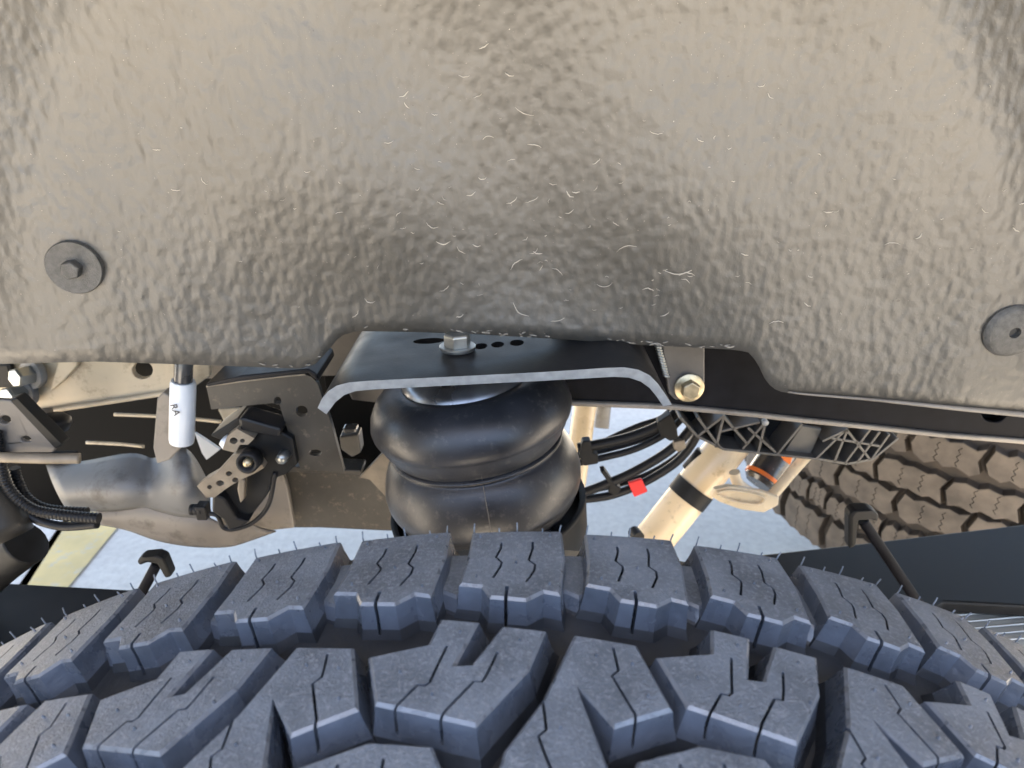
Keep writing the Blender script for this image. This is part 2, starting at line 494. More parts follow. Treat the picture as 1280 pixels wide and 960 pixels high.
tube('lit_rim', rim, .0016, M['shield_tan'], liner, 8, 2, rfun=lambda i: .0006+.0016*min(1, i/30))  # pale tube paints the sunny gold line along the liner edge
# curled shavings of plastic scuffed up by stones: many, joined
random.seed(3)
bm = bmesh.new()
spots = [(655, 140, 26), (610, 172, 14), (668, 182, 18), (665, 250, 18), (720, 240, 10), (576, 313, 14), (640, 251, 16), (554, 303, 18), (672, 316, 12), (697, 339, 16), (756, 356, 20),
         (645, 330, 20), (848, 340, 34), (858, 343, 20), (697, 400, 18), (650, 388, 26), (831, 393, 12), (556, 361, 14), (783, 310, 26), (875, 175, 10), (820, 166, 16), (462, 376, 14),
         (575, 395, 10), (605, 58, 14), (597, 120, 12), (508, 132, 10), (486, 178, 12), (505, 118, 14), (580, 95, 14), (810, 362, 14), (540, 282, 16), (770, 280, 10), (1115, 305, 20), (970, 403, 18)]
for _ in range(110):
    spots.append((random.gauss(720, 260), random.triangular(20, 425, 330), random.choice((3, 4, 5, 6, 8, 10, 12))))
for (px, py, w) in spots:
    rot = random.gauss(0, .5); cv = random.choice((-1, 1, 1, 1))*random.uniform(.15, .5)
    pts = []
    n3 = 6
    for k in range(n3+1):
        t = k/n3*2-1
        x, y = t*w/2, cv*w*.5*(.6-t*t) + random.uniform(-.5, .5)
        hx, hn = ray(px+x*math.cos(rot)-y*math.sin(rot), py+x*math.sin(rot)+y*math.cos(rot))
        if hx is None: break
        pts.append(hx+hn*.00015)
    if len(pts) == n3+1:
        rmax = random.uniform(.0002, .00045) if w > 8 else random.uniform(.0001, .00025)
        tube_bm(bm, [p-liner.location for p in pts], .0003, 5, rfun=lambda i: rmax*(.25+math.sin(PI*min(1, (i+.3)/(n3+.6))))*.7)
fix(bm)
o = link('scuff_curls', mesh('scuff_curls', bm), M['scuff'], liner); o['kind'] = 'stuff'
# rough, chipped flakes along the cut lower edge
bm = bmesh.new()
for _ in range(60):
    px = random.choice((random.uniform(590, 700), random.uniform(760, 930), random.uniform(790, 900), random.uniform(300, 400), random.uniform(420, 930)))
    py = edge_y(px)-random.uniform(.5, 6)
    hx, hn = ray(px, py)
    if hx is None: continue
    s = random.uniform(.0003, .0011)
    m4 = Matrix.Translation(hx-liner.location+hn*.0002) @ Matrix.Rotation(random.uniform(-.4, .4), 4, 'Y') @ Matrix.Diagonal((s*random.uniform(1, 3.2), s*.5, s*.55, 1))
    bmesh.ops.create_icosphere(bm, subdivisions=1, radius=1, matrix=m4)
o = link('edge_flakes', mesh('edge_flakes', bm), nmat('pale_edge_wear', (.22, .20, .17), .7, var=.4, vscale=500), liner); o['kind'] = 'stuff'

# ------------------------------------------------------------------ tyre
TR = .42; NPITCH = 62; DT = 2*PI/NPITCH; T0 = -.0476
AX_Z = CAM_H - .155 - TR
H = .0135                        # tread depth
def uv_of(px, py):
    """photo pixel on the tread cylinder -> (arc length, across) so blocks can be drawn in tyre units"""
    a, b = (px-640)/FPX, (480-py)/FPX
    d = Vector((a, CP+b*SP, -SP+b*CP)); o = Vector((0, 0, CAM_H-AX_Z))
    A = d.x**2+d.z**2; B = 2*(o.x*d.x+o.z*d.z); C = o.x**2+o.z**2-TR**2
    D = max(0, B*B-4*A*C); t = (-B-math.sqrt(D))/(2*A)
    p = o+d*t
    return (math.atan2(p.x, p.z)*TR, p.y)
def inset(poly, d):
    n = len(poly); out = []
    area = sum(poly[i][0]*poly[(i+1) % n][1]-poly[(i+1) % n][0]*poly[i][1] for i in range(n))
    sg = 1 if area > 0 else -1
    for i in range(n):
        p0, p1, p2 = Vector(poly[i-1]), Vector(poly[i]), Vector(poly[(i+1) % n])
        e1, e2 = (p1-p0).normalized(), (p2-p1).normalized()
        n1, n2 = Vector((-e1.y, e1.x))*sg, Vector((-e2.y, e2.x))*sg
        b = n1+n2
        if b.length < .2: b = n1*1.0
        b = b/max(.45, b.dot(n1)) if b.dot(n1) else n1
        out.append((p1.x+b.x*d, p1.y+b.y*d))
    return out
def ribbon(pts, w):
    L_, R_ = [], []
    for i, p in enumerate(pts):
        a = Vector(pts[max(0, i-1)]); b = Vector(pts[min(len(pts)-1, i+1)])
        t = (b-a).normalized(); nn = Vector((-t.y, t.x))*w/2
        L_.append((p[0]+nn.x, p[1]+nn.y)); R_.append((p[0]-nn.x, p[1]-nn.y))
    return L_+R_[::-1]
def cyl(u, v, h):
    th = u/TR; drop = .10*max(0, abs(v-.088)-.085)**1.6*3
    r = TR + h - drop
    return Vector((math.sin(th)*r, v, math.cos(th)*r))
def block_mesh(name, poly, sipes, height=H, draft=.0028, sw=.00085, slot=.007, cuts=(), top_h=0.0, nibs=()):
    n = len(poly)
    bm = bmesh.new()
    rings = [(inset(poly, .0009), top_h), (poly, top_h-.0009), (inset(poly, -draft*.25), top_h-height*.35), (inset(poly, -draft*.6-.0004), top_h-height*.72), (inset(poly, -draft*.8-.0014), top_h-height+.0004), (inset(poly, -draft-.0018), top_h-height-.002)]
    V = [[bm.verts.new((p[0], p[1], h)) for p in rr] for rr, h in rings]
    def cap(vs, flip):
        tr = tessellate_polygon([[v.co.copy() for v in vs]])
        for t in tr: bm.faces.new([vs[i] for i in t])
    cap(V[0], False); cap(V[-1], True)
    for a, b in zip(V, V[1:]):
        for i in range(n): bm.faces.new((a[i], a[(i+1) % n], b[(i+1) % n], b[i]))
    bmesh.ops.dissolve_limit(bm, angle_limit=.005, verts=bm.verts, edges=bm.edges)
    fix(bm)
    me = mesh(name, bm); o = bpy.data.objects.new(name, me); COL.objects.link(o)
    for s in list(sipes)+list(cuts):
        w = s[1] if isinstance(s[0], list) else sw
        pts = s[0] if isinstance(s[0], list) else s
        dep = s[2] if isinstance(s[0], list) and len(s) > 2 else slot
        cb = bmesh.new()
        rb = ribbon(pts, w)
        add_poly(cb, [Vector((x, y, top_h-dep)) for x, y in rb], [], Vector((0, 0, dep+.004))); fix(cb)
        bool_cut(o, cb)
    me = o.data; bpy.data.objects.remove(o)
    bm = bmesh.new(); bm.from_mesh(me)
    us = [v.co.x for v in bm.verts]
    x = math.floor(min(us)/.009)*.009
    while x < max(us):
        bmesh.ops.bisect_plane(bm, geom=bm.verts[:]+bm.edges[:]+bm.faces[:], plane_co=(x, 0, 0), plane_no=(1, 0, 0)); x += .009
    for q_ in nibs:
        bmesh.ops.create_cone(bm, cap_ends=True, segments=7, radius1=.0006, radius2=.0003, depth=.0012, matrix=Matrix.Translation((q_[0], q_[1], top_h+.0004)))
    # material index: tops = dusty rubber, walls = moulded rubber, foot = painted groove shade
    bm.normal_update()
    for f in bm.faces:
        cz = f.calc_center_median().z
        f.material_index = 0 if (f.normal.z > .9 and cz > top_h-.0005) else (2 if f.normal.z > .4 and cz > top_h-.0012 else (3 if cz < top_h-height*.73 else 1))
    for v in bm.verts: v.co = cyl(*v.co)
    bm.to_mesh(me); bm.free(); me.name = name
    return me
U = lambda L_: [uv_of(*p) for p in L_]
sh_poly = U([(590, 657), (703, 655), (707, 690), (701, 742), (680, 738), (658, 749), (612, 745), (602, 731), (573, 728), (583, 697)])
sh_sipes = [U([(627, 672), (626, 680), (620, 692), (627, 699), (626, 704), (616, 720)]), U([(666, 671), (666, 680), (661, 696), (669, 702), (668, 710), (658, 725)])]
sh_cut = (U([(634, 731), (632, 748), (631, 765)]), .0012, .0115)
A_poly = U([(460, 820), (535, 804), (551, 772), (599, 776), (570, 830), (589, 829), (628, 781), (683, 787), (662, 836), (595, 907), (540, 895), (468, 880)])
A_sipes = [U([(559, 807), (543, 840), (537, 853), (531, 857), (522, 856), (500, 878), (492, 886), (491, 897)]), U([(622, 815), (610, 840), (603, 852), (592, 852), (557, 888), (550, 898), (550, 912)])]
C_poly = U([(718, 792), (796, 805), (842, 887), (768, 909), (722, 859), (752, 935), (778, 1000), (690, 1030), (612, 1000), (630, 937), (680, 871)])
C_sipes = [U([(766, 809), (771, 828), (773, 838), (765, 845), (780, 870), (794, 893), (796, 913)]), U([(678, 873), (681, 895), (683, 912), (673, 920), (682, 945), (695, 975)])]
G_poly = U([(797, 950), (875, 930), (957, 947), (1000, 1000), (960, 1060), (830, 1055), (785, 1000)])
G_sipes = [U([(850, 955), (856, 985), (846, 990), (858, 1030)]), U([(905, 955), (915, 990), (905, 995), (920, 1040)])]
# the near half of the tread is the far half turned round: same blocks mirrored through the centre
YC = .088
def turn(L_): return [(-u+DT*TR*.5, 2*YC-v) for u, v in L_]
def turn_s(S_): return [turn(s) for s in S_]
def tie():
    u0 = sh_poly[1][0]; u1 = sh_poly[0][0]+DT*TR
    return [(u0-.004, .2225), (u1+.002, .2225), (u1+.002, .2015), ((u0+u1)/2, .1965), (u0-.004, .2015)]
me_sh = block_mesh('shoulder_block', sh_poly, sh_sipes, cuts=[sh_cut], draft=.0012, nibs=U([(600, 664), (688, 662), (595, 718), (687, 728), (645, 700)]))
me_A = block_mesh('forked_block', A_poly, A_sipes, slot=.008, nibs=U([(540, 868), (500, 840), (650, 800), (575, 790), (640, 850)]))
me_C = block_mesh('branched_block', C_poly, C_sipes, slot=.008, nibs=U([(745, 820), (810, 870), (700, 910), (790, 830)]))
me_G = block_mesh('centre_block', G_poly, G_sipes, slot=.006, draft=.002)
me_tie = block_mesh('tie_bar', tie(), [], height=.007, top_h=-.0068)
me_sh2 = block_mesh('near_shoulder_block', turn(sh_poly), turn_s(sh_sipes), draft=.0012)
me_A2 = block_mesh('near_forked_block', turn(A_poly), [], slot=.008)
# whiskers of rubber left by the mould vents
bm = bmesh.new()
for fr, hh in ((.02, .0042), (.30, .0024), (.50, .0046), (.78, .0026), (.97, .0042)):
    u = sh_poly[0][0]+(sh_poly[1][0]-sh_poly[0][0])*fr
    p = cyl(u, .2272, -.001); d = Vector((p.x, 0, p.z)).normalized(); s = Vector((random.uniform(-.1, .1), random.uniform(-.1, .25), 0))
    tube_bm(bm, [p, p+(d+s*.3)*hh*.5, p+(d+s)*hh], .0003, 5)
me_hair = mesh('vent_hair', bm)
prof = [(.33-.05, .262), (.35, .263), (.385, .252), (.400, .240), (.4040, .2290), (TR-H, .222), (TR-H+.0002, .19), (TR-H, .14), (TR-H, .03), (TR-H, -.045), (.400, -.064), (.385, -.076), (.35, -.087), (.28, -.086), (.225, -.06), (.22, .0), (.22, .18), (.225, .236), (.28, .262)]
rub, rubw = M['rubber'], M['rubber_wall']
def zz_block(name, u0, u1, v0, v1, flip=0, nt=3, amp=.0042, sip=True):
    top, bot = [], []
    for i in range(2*nt+1):
        t = i/(2*nt); z = amp*(1 if (i+flip) % 2 else -1)*random.uniform(.3, 1.2)
        t = min(1, max(0, t+(random.uniform(-.04, .04) if 0 < i < 2*nt else 0))); top.append((u0+(u1-u0)*t, v1+z)); bot.append((u0+(u1-u0)*t, v0+z*.8))
    m_ = (v0+v1)/2; k_ = (u1-u0)*.08
    poly = bot + [(u1+k_, m_)] + top[::-1] + [(u0+k_, m_)]
    sps = []
    if sip:
        for f in (.36, .68):
            uu = u0+(u1-u0)*f
            sps.append([(uu+(.002 if j % 2 else -.002), v0+(v1-v0)*(.12+.76*j/6)) for j in range(7)])
    return block_mesh(name, poly, sps, draft=.0015, sw=.0012)
def build_tyre(name, label, loc, rotm, mt, mw, krange, group, crown=None):
    t = thing(name, label, 'tyre', (0, 0, 0), group)
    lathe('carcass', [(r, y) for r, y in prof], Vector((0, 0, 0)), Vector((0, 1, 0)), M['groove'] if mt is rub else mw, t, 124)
    def put(nm, me, k, parent=t):
        key = (me.name, mt.name)
        if key not in cache:
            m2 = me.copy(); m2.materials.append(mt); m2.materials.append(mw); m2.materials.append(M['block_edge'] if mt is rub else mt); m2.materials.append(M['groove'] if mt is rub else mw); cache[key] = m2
        o = bpy.data.objects.new(nm, cache[key]); COL.objects.link(o); o.parent = parent
        if k is not None: o.rotation_euler = (0, k*DT, 0)
        return o
    if mt is not rub:
        W_ = 2*PI*TR/27
        mss = [[zz_block('worn_block', .006, W_-.010, .165, .226, 0), zz_block('worn_block', W_*.5, W_*1.1-.006, .118, .152, 1), zz_block('worn_block', W_*1.1+.002, W_*1.5-.006, .112, .146, 1, 2), zz_block('worn_block', .0, W_-.010, .056, .098, 0),
              zz_block('worn_block', W_*.4, W_*1.4-.008, .006, .046, 1), zz_block('worn_block', .004, W_-.006, -.052, -.012, 0)] for _ in range(3)]
        for k in range(27):
            for me in mss[k % 3]:
                o = put('tread_block', me, None); o.rotation_euler = (0, k*2*PI/27, 0)
        krange = ()
    for k in krange:
        s = put('tread_block', me_sh, k); put('tie_bar', me_tie, k)
        if mt is rub and abs(k) < 9:
            put('vent_hair', me_hair, None, s)
        put('tread_block', me_sh2, k)
        if k % 2 == 0:
            for me in (me_A, me_C, me_G): put('tread_block', me, k)
            put('tread_block', me_A2, k)
    t.location = loc; t.rotation_euler = rotm
    return t
cache = {}
tyre = build_tyre('truck_tyre', 'big black all-terrain tyre filling the foreground, chunky siped tread with rubber whiskers', (0, 0, AX_Z), (0, 0, 0), rub, rubw, range(-31, 31), 'tyres')

# ------------------------------------------------------------------ steel spring bracket (inverted U)
YB = .385
br = thing('spring_bracket', 'black steel bracket shaped like an upturned channel over the air spring, bright cut front edge', 'bracket', P(620, 470, YB))
outer_px = [(397, 510), (402, 499), (410, 489), (421, 482), (436, 478), (460, 476), (560, 471), (680, 465), (755, 460), (780, 459), (798, 462), (812, 469), (822, 479), (832, 493), (840, 506)]
inner_px = [(829, 508), (821, 496), (812, 485), (801, 477), (786, 472), (768, 471), (680, 476), (560, 482), (465, 487), (444, 489), (430, 494), (419, 503), (408, 518)]
fr = [P(x, y, YB) for x, y in outer_px+inner_px]
bm = bmesh.new()
add_poly(bm, [rel(br, v) for v in fr], [], Vector((0, .115, 0)))
bmesh.ops.dissolve_limit(bm, angle_limit=.002, verts=bm.verts, edges=bm.edges)
fix(bm)
bp_ = link('channel_plate', mesh('channel_plate', bm), M['black_metal'], br)
bp_.data.materials.append(M['cut_edge']); bp_.data.materials.append(M['recess'])
bpy.context.view_layer.update()
ztop = P(600, 469.5, YB).z
def hplane(px, py, z=None):
    z = ztop if z is None else z
    a, b = (px-640)/FPX, (480-py)/FPX
    d = Vector((a, CP+b*SP, -SP+b*CP)); t = (z-CAM_H)/d.z
    return Vector((0, 0, CAM_H))+d*t
HOLES = ((601, 433, .0042, .0056), (622, 432, .0042, .0056), (646, 431, .0046, .0058), (536, 423, .0105, .0056))
for hx, hy, ra, rb_ in HOLES:
    c = hplane(hx, hy)
    cb = bmesh.new()
    ring = [rel(br, Vector((c.x+ra*math.cos(2*PI*k/20), c.y+rb_*math.sin(2*PI*k/20), ztop-.03))) for k in range(20)]
    add_poly(cb, ring, [], Vector((0, 0, .06))); fix(cb)
    bool_cut(bp_, cb)
bm = bmesh.new(); bm.from_mesh(bp_.data); bm.normal_update()
for f in bm.faces:
    f.material_index = 1 if f.normal.y < -.9 else 0
    cc = f.calc_center_median()+br.location
    for hx, hy, ra, rb_ in HOLES:
        h_ = hplane(hx, hy)
        if ((cc.x-h_.x)/ra)**2+((cc.y-h_.y)/rb_)**2 < 1.05 and abs(f.normal.z) < .5: f.material_index = 2  # hole walls coloured black for the shade inside
bm.to_mesh(bp_.data); bm.free()
for e_ in (bp_,): sharpen(e_, 30)
md = bp_.modifiers.new('bevel', 'BEVEL'); md.width = .0006; md.segments = 2; md.limit_method = 'ANGLE'; md.angle_limit = R(50)
hex_bolt(br, hplane(572, 437)+Vector((0, 0, .0004)), Vector((0, 0, 1)), .0088, .0085, M['zinc'], .0115, M['zinc'], .0022, rot=.35)

# ------------------------------------------------------------------ air spring
YS = .475
top_c = P(588, 507, YS); low_c = P(603, 590, YS)
ax = (low_c-top_c); spc = ax.length; ax.normalize()
spr = thing('air_spring', 'black rubber double-bellows air spring squeezed between bracket and tyre', 'air spring', top_c - ax*.03)
k_ = .98
prof_b = [(.0470, -.0265), (.0495, -.0272), (.055, -.0262), (.062, -.0225), (.069, -.0145), (.0735, -.005), (.0752, .003), (.0746, .0068), (.0738, .0086), (.0724, .0096), (.0720, .0108), (.0702, .0150), (.0676, .0195), (.0652, .0228), (.0638, .0242), (.0632, .0248),
 (.0638, .0252), (.0644, .0264), (.0638, .0276), (.0630, .0282), (.0652, .0296), (.0692, .0342), (.0722, .0405), (.0738, .045), (.0758, .0535), (.0752, .061), (.0738, .0650), (.0724, .0662), (.0720, .0675), (.0705, .0715), (.066, .0775), (.058, .0815), (.050, .085), (.047, .085)]
prof_b = [(r*k_, (h*.8 if h < 0 else h)*spc/.052) for r, h in prof_b]
bel = lathe('bellows', prof_b, top_c, ax, M['bellows'], spr, 128)
lathe('top_plate', [(0, -.0335), (.028, -.0332), (.036, -.0315), (.042, -.0280), (.0452, -.0240), (.0464, -.0205)], top_c, ax, M['cap_metal'], spr, 96)
tcp = lathe('girdle_hoop', [(.0624, .0248*spc/.052), (.0640, .0254*spc/.052), (.0645, .0264*spc/.052), (.0640, .0274*spc/.052), (.0624, .0280*spc/.052)], top_c, ax, M['bellows'], spr, 128)
# mould seam down the front
sm = []
rad_dir = Vector((.03, -1, 0)); rad_dir = (rad_dir-ax*rad_dir.dot(ax)).normalized()
rd2 = (Matrix.Rotation(-.08, 3, ax) @ rad_dir)
sm = [top_c+ax*h+rd2*(r+.0001) for r, h in prof_b[12:]]
tube('mould_seam', sm, .00035, M['grey_plate'], spr, 6, 2)
cup = thing('lower_spring_mount', 'dark dished mount under the air spring, mostly hidden behind the tyre', 'spring mount', low_c+ax*.02)
lathe('dish', [(.071, .028), (.0755, .026), (.0755, .030), (.074, .055), (.066, .072), (.03, .076), (0, .076)], low_c, ax, M['plastic'], cup, 64)
lathe('dish_floor', [(0, .044), (.071, .044)], low_c, ax, M['plastic'], cup, 64)
lathe('piston', [(.050, .078), (.058, .085), (.058, .13), (0, .13)], low_c, ax, M['cream'], cup, 48)

# ------------------------------------------------------------------ right side: frame rail, gusset plate, bolt
YR = .50
tw = plate('shock_tower', [(243, 380), (700, 380), (700, 500), (600, 520), (440, 500), (425, 470), (243, 474)], .58, .006, M['grey_plate']); tag(tw, 'dark grey frame wall behind the bracket, between the white cylinder and the spring', 'frame wall')
rail = thing('frame_rail', 'black truck frame rail running right of the air spring under the liner edge', 'frame rail', P(1000, 500, YR))
plate('web', [(690, 330), (1500, 340), (1500, 582), (1400, 566), (1280, 549), (1180, 541), (1080, 530), (1010, 523), (940, 515), (845, 506), (690, 500)], YR, .005, M['dark'], rail, holes=[(1243, 516, 16, 12)])
bot = [(690, 500), (845, 506), (940, 515), (1010, 523), (1080, 530), (1180, 541), (1280, 549), (1400, 566), (1500, 582)]
bm = bmesh.new()
up_ = [P(x, y+1, YR-.003) for x, y in bot]; dn_ = [v-Vector((0, 0, .0042)) for v in up_]
A0 = [bm.verts.new(rel(rail, v)) for v in up_]; B0 = [bm.verts.new(rel(rail, v)) for v in dn_]
A1 = [bm.verts.new(rel(rail, v+Vector((0, .06, 0)))) for v in up_]; B1 = [bm.verts.new(rel(rail, v+Vector((0, .06, 0)))) for v in dn_]
for i in range(len(bot)-1):
    for q1, q2 in ((A0, B0), (B0, B1), (B1, A1), (A1, A0)):
        f = bm.faces.new((q1[i], q1[i+1], q2[i+1], q2[i]))
bm.faces.new((A0[0], B0[0], B1[0], A1[0])); bm.faces.new((A0[-1], A1[-1], B1[-1], B0[-1]))
fix(bm)
plate('hole_shade_plate', [(1200, 480), (1300, 480), (1300, 545), (1200, 540)], YR+.012, .003, M['recess'], rail)  # black plate added so the hole in the web shows dark
fl = link('lower_flange', mesh('lower_flange', bm), M['shield_tan'], rail)  # tan colour paints the warm highlight along the flange
md = fl.modifiers.new('bevel', 'BEVEL'); md.width = .0016; md.segments = 3; md.limit_method = 'ANGLE'; md.angle_limit = R(40)
gus = thing('gusset_plate', 'dark grey plate bolted to the frame beside the right end of the bracket', 'gusset plate', P(860, 465, .492))
plate('plate', [(822, 400), (881, 404), (881, 478), (876, 490), (866, 498), (844, 500), (836, 492)], .490, .006, M['grey_plate'], gus)
hex_bolt(gus, P(861, 484, .4885), Vector((0, -1, .05)), S(12, .488), .007, M['gold_zinc'], S(18, .488), M['gold_zinc'], .002, rot=.5)
bm = bmesh.new()
for i in range(12):
    t = i/11
    c = rel(gus, P(823+10*t, 434+36*t, .487))
    bmesh.ops.create_icosphere(bm, subdivisions=2, radius=1, matrix=Matrix.Translation(c) @ Matrix.Rotation(.3, 4, 'Y') @ Matrix.Diagonal((.0028, .0015, .0013, 1)))
for f in bm.faces: f.smooth = True
link('weld_bead', mesh('weld_bead', bm), M['zinc'], gus)

# ribbed plastic carrier under the rail
rb = thing('ribbed_carrier', 'black plastic carrier stiffened by triangular ribs, hanging below the frame rail', 'plastic carrier', P(980, 545, .53))
plate('back_plate', [(846, 500), (1128, 528), (1120, 550), (1092, 573), (1060, 579), (1030, 574), (905, 560), (872, 545), (850, 522)], .552, .004, M['plastic'], rb)
def rib(p, q, w=.0022, Y0=.527, Y1=.552, mat=None):
    a, b = rel(rb, P(p[0], p[1], Y0)), rel(rb, P(q[0], q[1], Y0))
    d = (b-a); L0 = d.length; d.normalize(); s = Vector((-d.z, 0, d.x))*w/2
    bm = bmesh.new()
    add_poly(bm, [a-s, b-s, b+s, a+s], [], Vector((0, Y1-Y0, 0))); fix(bm)
    o = link('rib', mesh('rib', bm), mat or M['rib_plastic'], rb)
    md = o.modifiers.new('bevel', 'BEVEL'); md.width = .0005; md.segments = 2
for p, q in [((850, 522), (872, 546)), ((872, 546), (905, 562)), ((905, 562), (1030, 575)), ((1030, 575), (1060, 580)), ((1060, 580), (1092, 574)), ((1092, 574), (1123, 548)),
             ((872, 546), (905, 520)), ((872, 522), (900, 560)), ((905, 520), (895, 560)), ((900, 540), (950, 528)), ((905, 522), (935, 556)), ((955, 530), (928, 562)), ((957, 528), (948, 566)), ((935, 535), (970, 566)),
             ((1003, 530), (972, 568)), ((1058, 537), (1020, 574)), ((1060, 537), (1043, 578)), ((1028, 552), (1060, 537)), ((1058, 537), (1088, 575)), ((1088, 537), (1056, 580)), ((1100, 540), (1072, 578)), ((1112, 543), (1090, 574)), ((1040, 548), (1100, 558))]:
    rib(p, q)
plate('panel', [(1002, 532), (1028, 536), (1012, 572), (978, 568)], .535, .004, M['rib_plastic'], rb)
plate('pale_panel', [(1066, 548), (1100, 541), (1112, 546), (1090, 570), (1060, 576), (1048, 572)], .545, .003, M['shield_tan'], rb)
lathe('stud', [(0, 0), (S(4, .52), 0), (S(4, .52), .004), (0, .004)], P(957, 529, .522), Vector((0, 1, 0)), M['cut_edge'], rb, 16)

# ------------------------------------------------------------------ shock absorber
YK = .64
sh = thing('shock_absorber', 'pale cream shock absorber tube leaning right of the air spring, black clamp round it', 'shock absorber', P(870, 615, YK))
a, b = P(764, 741, YK-.02), P(942, 517, YK+.03); d = (b-a)
rr = S(26, YK)
L_ = d.length
sharpen(lathe('body_tube', [(0, 0), (rr*.96, 0), (rr, .004), (rr, L_*.86), (rr*.98, L_*.875), (rr*.93, L_*.88), (rr*.93, L_), (0, L_)], a, d, M['shock'], sh, 48), 30)
cl = P(880, 618, YK)
sharpen(lathe('clamp', [(rr*1.0, -.009), (rr*1.05, -.009), (rr*1.05, .008), (rr*1.0, .008)], a+d*.57, d, M['plastic'], sh, 48), 30)
pl_ = plate('clamp_plate', [(893, 612), (912, 608), (950, 614), (974, 622), (973, 632), (955, 641), (925, 637), (900, 628), (888, 620)], YK-.045, .006, M['shock'], sh)
sharpen(lathe('end_fitting', [(0, 0), (rr*.3, 0), (rr*.3, .012), (0, .012)], P(792, 664, YK-.02), Vector((.3, -1, 0)), M['plastic'], sh, 24))
tube('slot_rim', [P(x, y, YK-.047) for x, y in ((896, 616), (912, 613), (935, 616), (955, 622), (950, 630), (930, 629), (908, 624), (897, 618))], .0012, M['shock'], sh, 8, 4)
rs = thing('reservoir', 'dark damper reservoir beside the shock, orange ring and cream cup at its lower end', 'reservoir', P(965, 590, .62))
c0, c1 = P(948, 605, .64), P(1005, 520, .68); dd = c1-c0; r1 = S(22, .64)
sharpen(lathe('canister', [(0, 0), (r1*.8, .0), (r1, .004), (r1, dd.length), (0, dd.length)], c0, dd, M['gloss_black'], rs, 40))
sharpen(lathe('ring', [(r1*.98, .006), (r1*1.08, .006), (r1*1.08, .010), (r1*.98, .010)], c0, dd, M['orange'], rs, 40))
tube('cup_rim', [P(x, y, .615) for x, y in ((918, 590), (922, 603), (940, 616), (962, 620), (975, 608), (990, 590), (1012, 566))], S(7, .61), M['shock'], rs, 12, 6)
plate('orange_cap', [(978, 566), (992, 569), (988, 582), (980, 576)], .605, .008, M['orange'], rs)
tube('link_tube', [P(x, y, .66) for x, y in ((862, 588), (880, 566))], S(11, .66), M['plastic'], rs, 14)

# cream strut behind spring
st = thing('cream_strut', 'out of focus cream post standing behind the air spring', 'strut', P(735, 540, .80))
tube('post', [P(712, 640, .72), P(724, 560, .76), P(735, 480, .80)], S(15, .75), M['shock'], st, 20)
tube('side_rod', [P(752, 535, .80), P(758, 480, .82)], S(9, .80), M['shield'], st, 16)

# ------------------------------------------------------------------ brake and wiring hoses
def hose(pix, Y, rpx, label, mat='hose', Y1=None):
    n = len(pix); Y1 = Y if Y1 is None else Y1
    o = tube('hose', [P(x, y, Y+(Y1-Y)*i/(n-1)) for i, (x, y) in enumerate(pix)], S(rpx*1.2, Y), M[mat], None, 12, 8)
    return tag(o, label, 'hose', 'black hoses hanging right of the spring')
hose([(866, 500), (845, 516), (820, 534), (782, 548), (735, 558), (722, 560)], .60, 5.5, 'thick uppermost black hose curving between the rail and the air spring')
hose([(872, 500), (855, 520), (832, 542), (792, 562), (745, 574), (715, 580)], .605, 3.6, 'slim black hose passing just under the blocky black clip to the left clip')
hose([(876, 505), (866, 532), (838, 562), (792, 590), (745, 610), (715, 620)], .59, 5, 'thick black hose running behind the small forked clip, just above the tagged hose')
hose([(880, 520), (868, 550), (845, 578), (803, 604), (760, 620), (715, 625)], .60, 4.5, 'lowest black hose, the one carrying the red tag')
hose([(850, 500), (828, 522), (800, 532), (770, 545), (728, 566)], .62, 3.4, 'thin black cable tucked behind the uppermost hose')
hose([(884, 505), (872, 538), (852, 566), (812, 592), (770, 606), (712, 618)], .612, 3.4, 'thin black cable between the lowest two hoses, behind them')
hose([(858, 500), (838, 528), (806, 547), (764, 560), (720, 570)], .615, 3.6, 'thin black cable between the upper two hoses, set behind them')
def clip(pix, Y, label, t=.01, mat='plastic', cat='clip'):
    o = plate('hose_clip', pix, Y, t, M[mat]); return tag(o, label, cat, 'clips on the hoses')
clip([(728, 552), (738, 551), (741, 566), (748, 570), (748, 580), (730, 583), (724, 570)], .592, 'black clip where the hoses reach the air spring')
clip([(750, 589), (756, 588), (766, 603), (777, 612), (770, 621), (760, 616), (762, 606)], .585, 'small forked black clip on the lower hoses left of the red tag')
clip([(822, 528), (838, 518), (846, 533), (848, 548), (838, 552), (826, 545)], .583, 'blocky black clip holding all the hoses below the rail')
clip([(843, 553), (856, 550), (858, 560), (848, 566), (842, 561)], .582, 'small cream clip on the hoses near the shock absorber', .008, 'tan')
rt = plate('red_tag', [(785, 604), (802, 599), (810, 615), (793, 622)], .585, .004, M['red']); tag(rt, 'small bright red tag wrapped on the lowest hose', 'tag')

# ------------------------------------------------------------------ spare tyre far right
sp = build_tyre('spare_tyre', 'dusty spare tyre, brown for the golden light on it, lying flat under the truck, far right background', (.93, 1.25, .46), (R(90-4), R(0), R(0)), M['old_rubber'], M['old_wall'], range(-31, 31), 'tyres')
sp.rotation_euler = (R(-88), 0, 0)
sp.location = (.90, 1.24, .475)

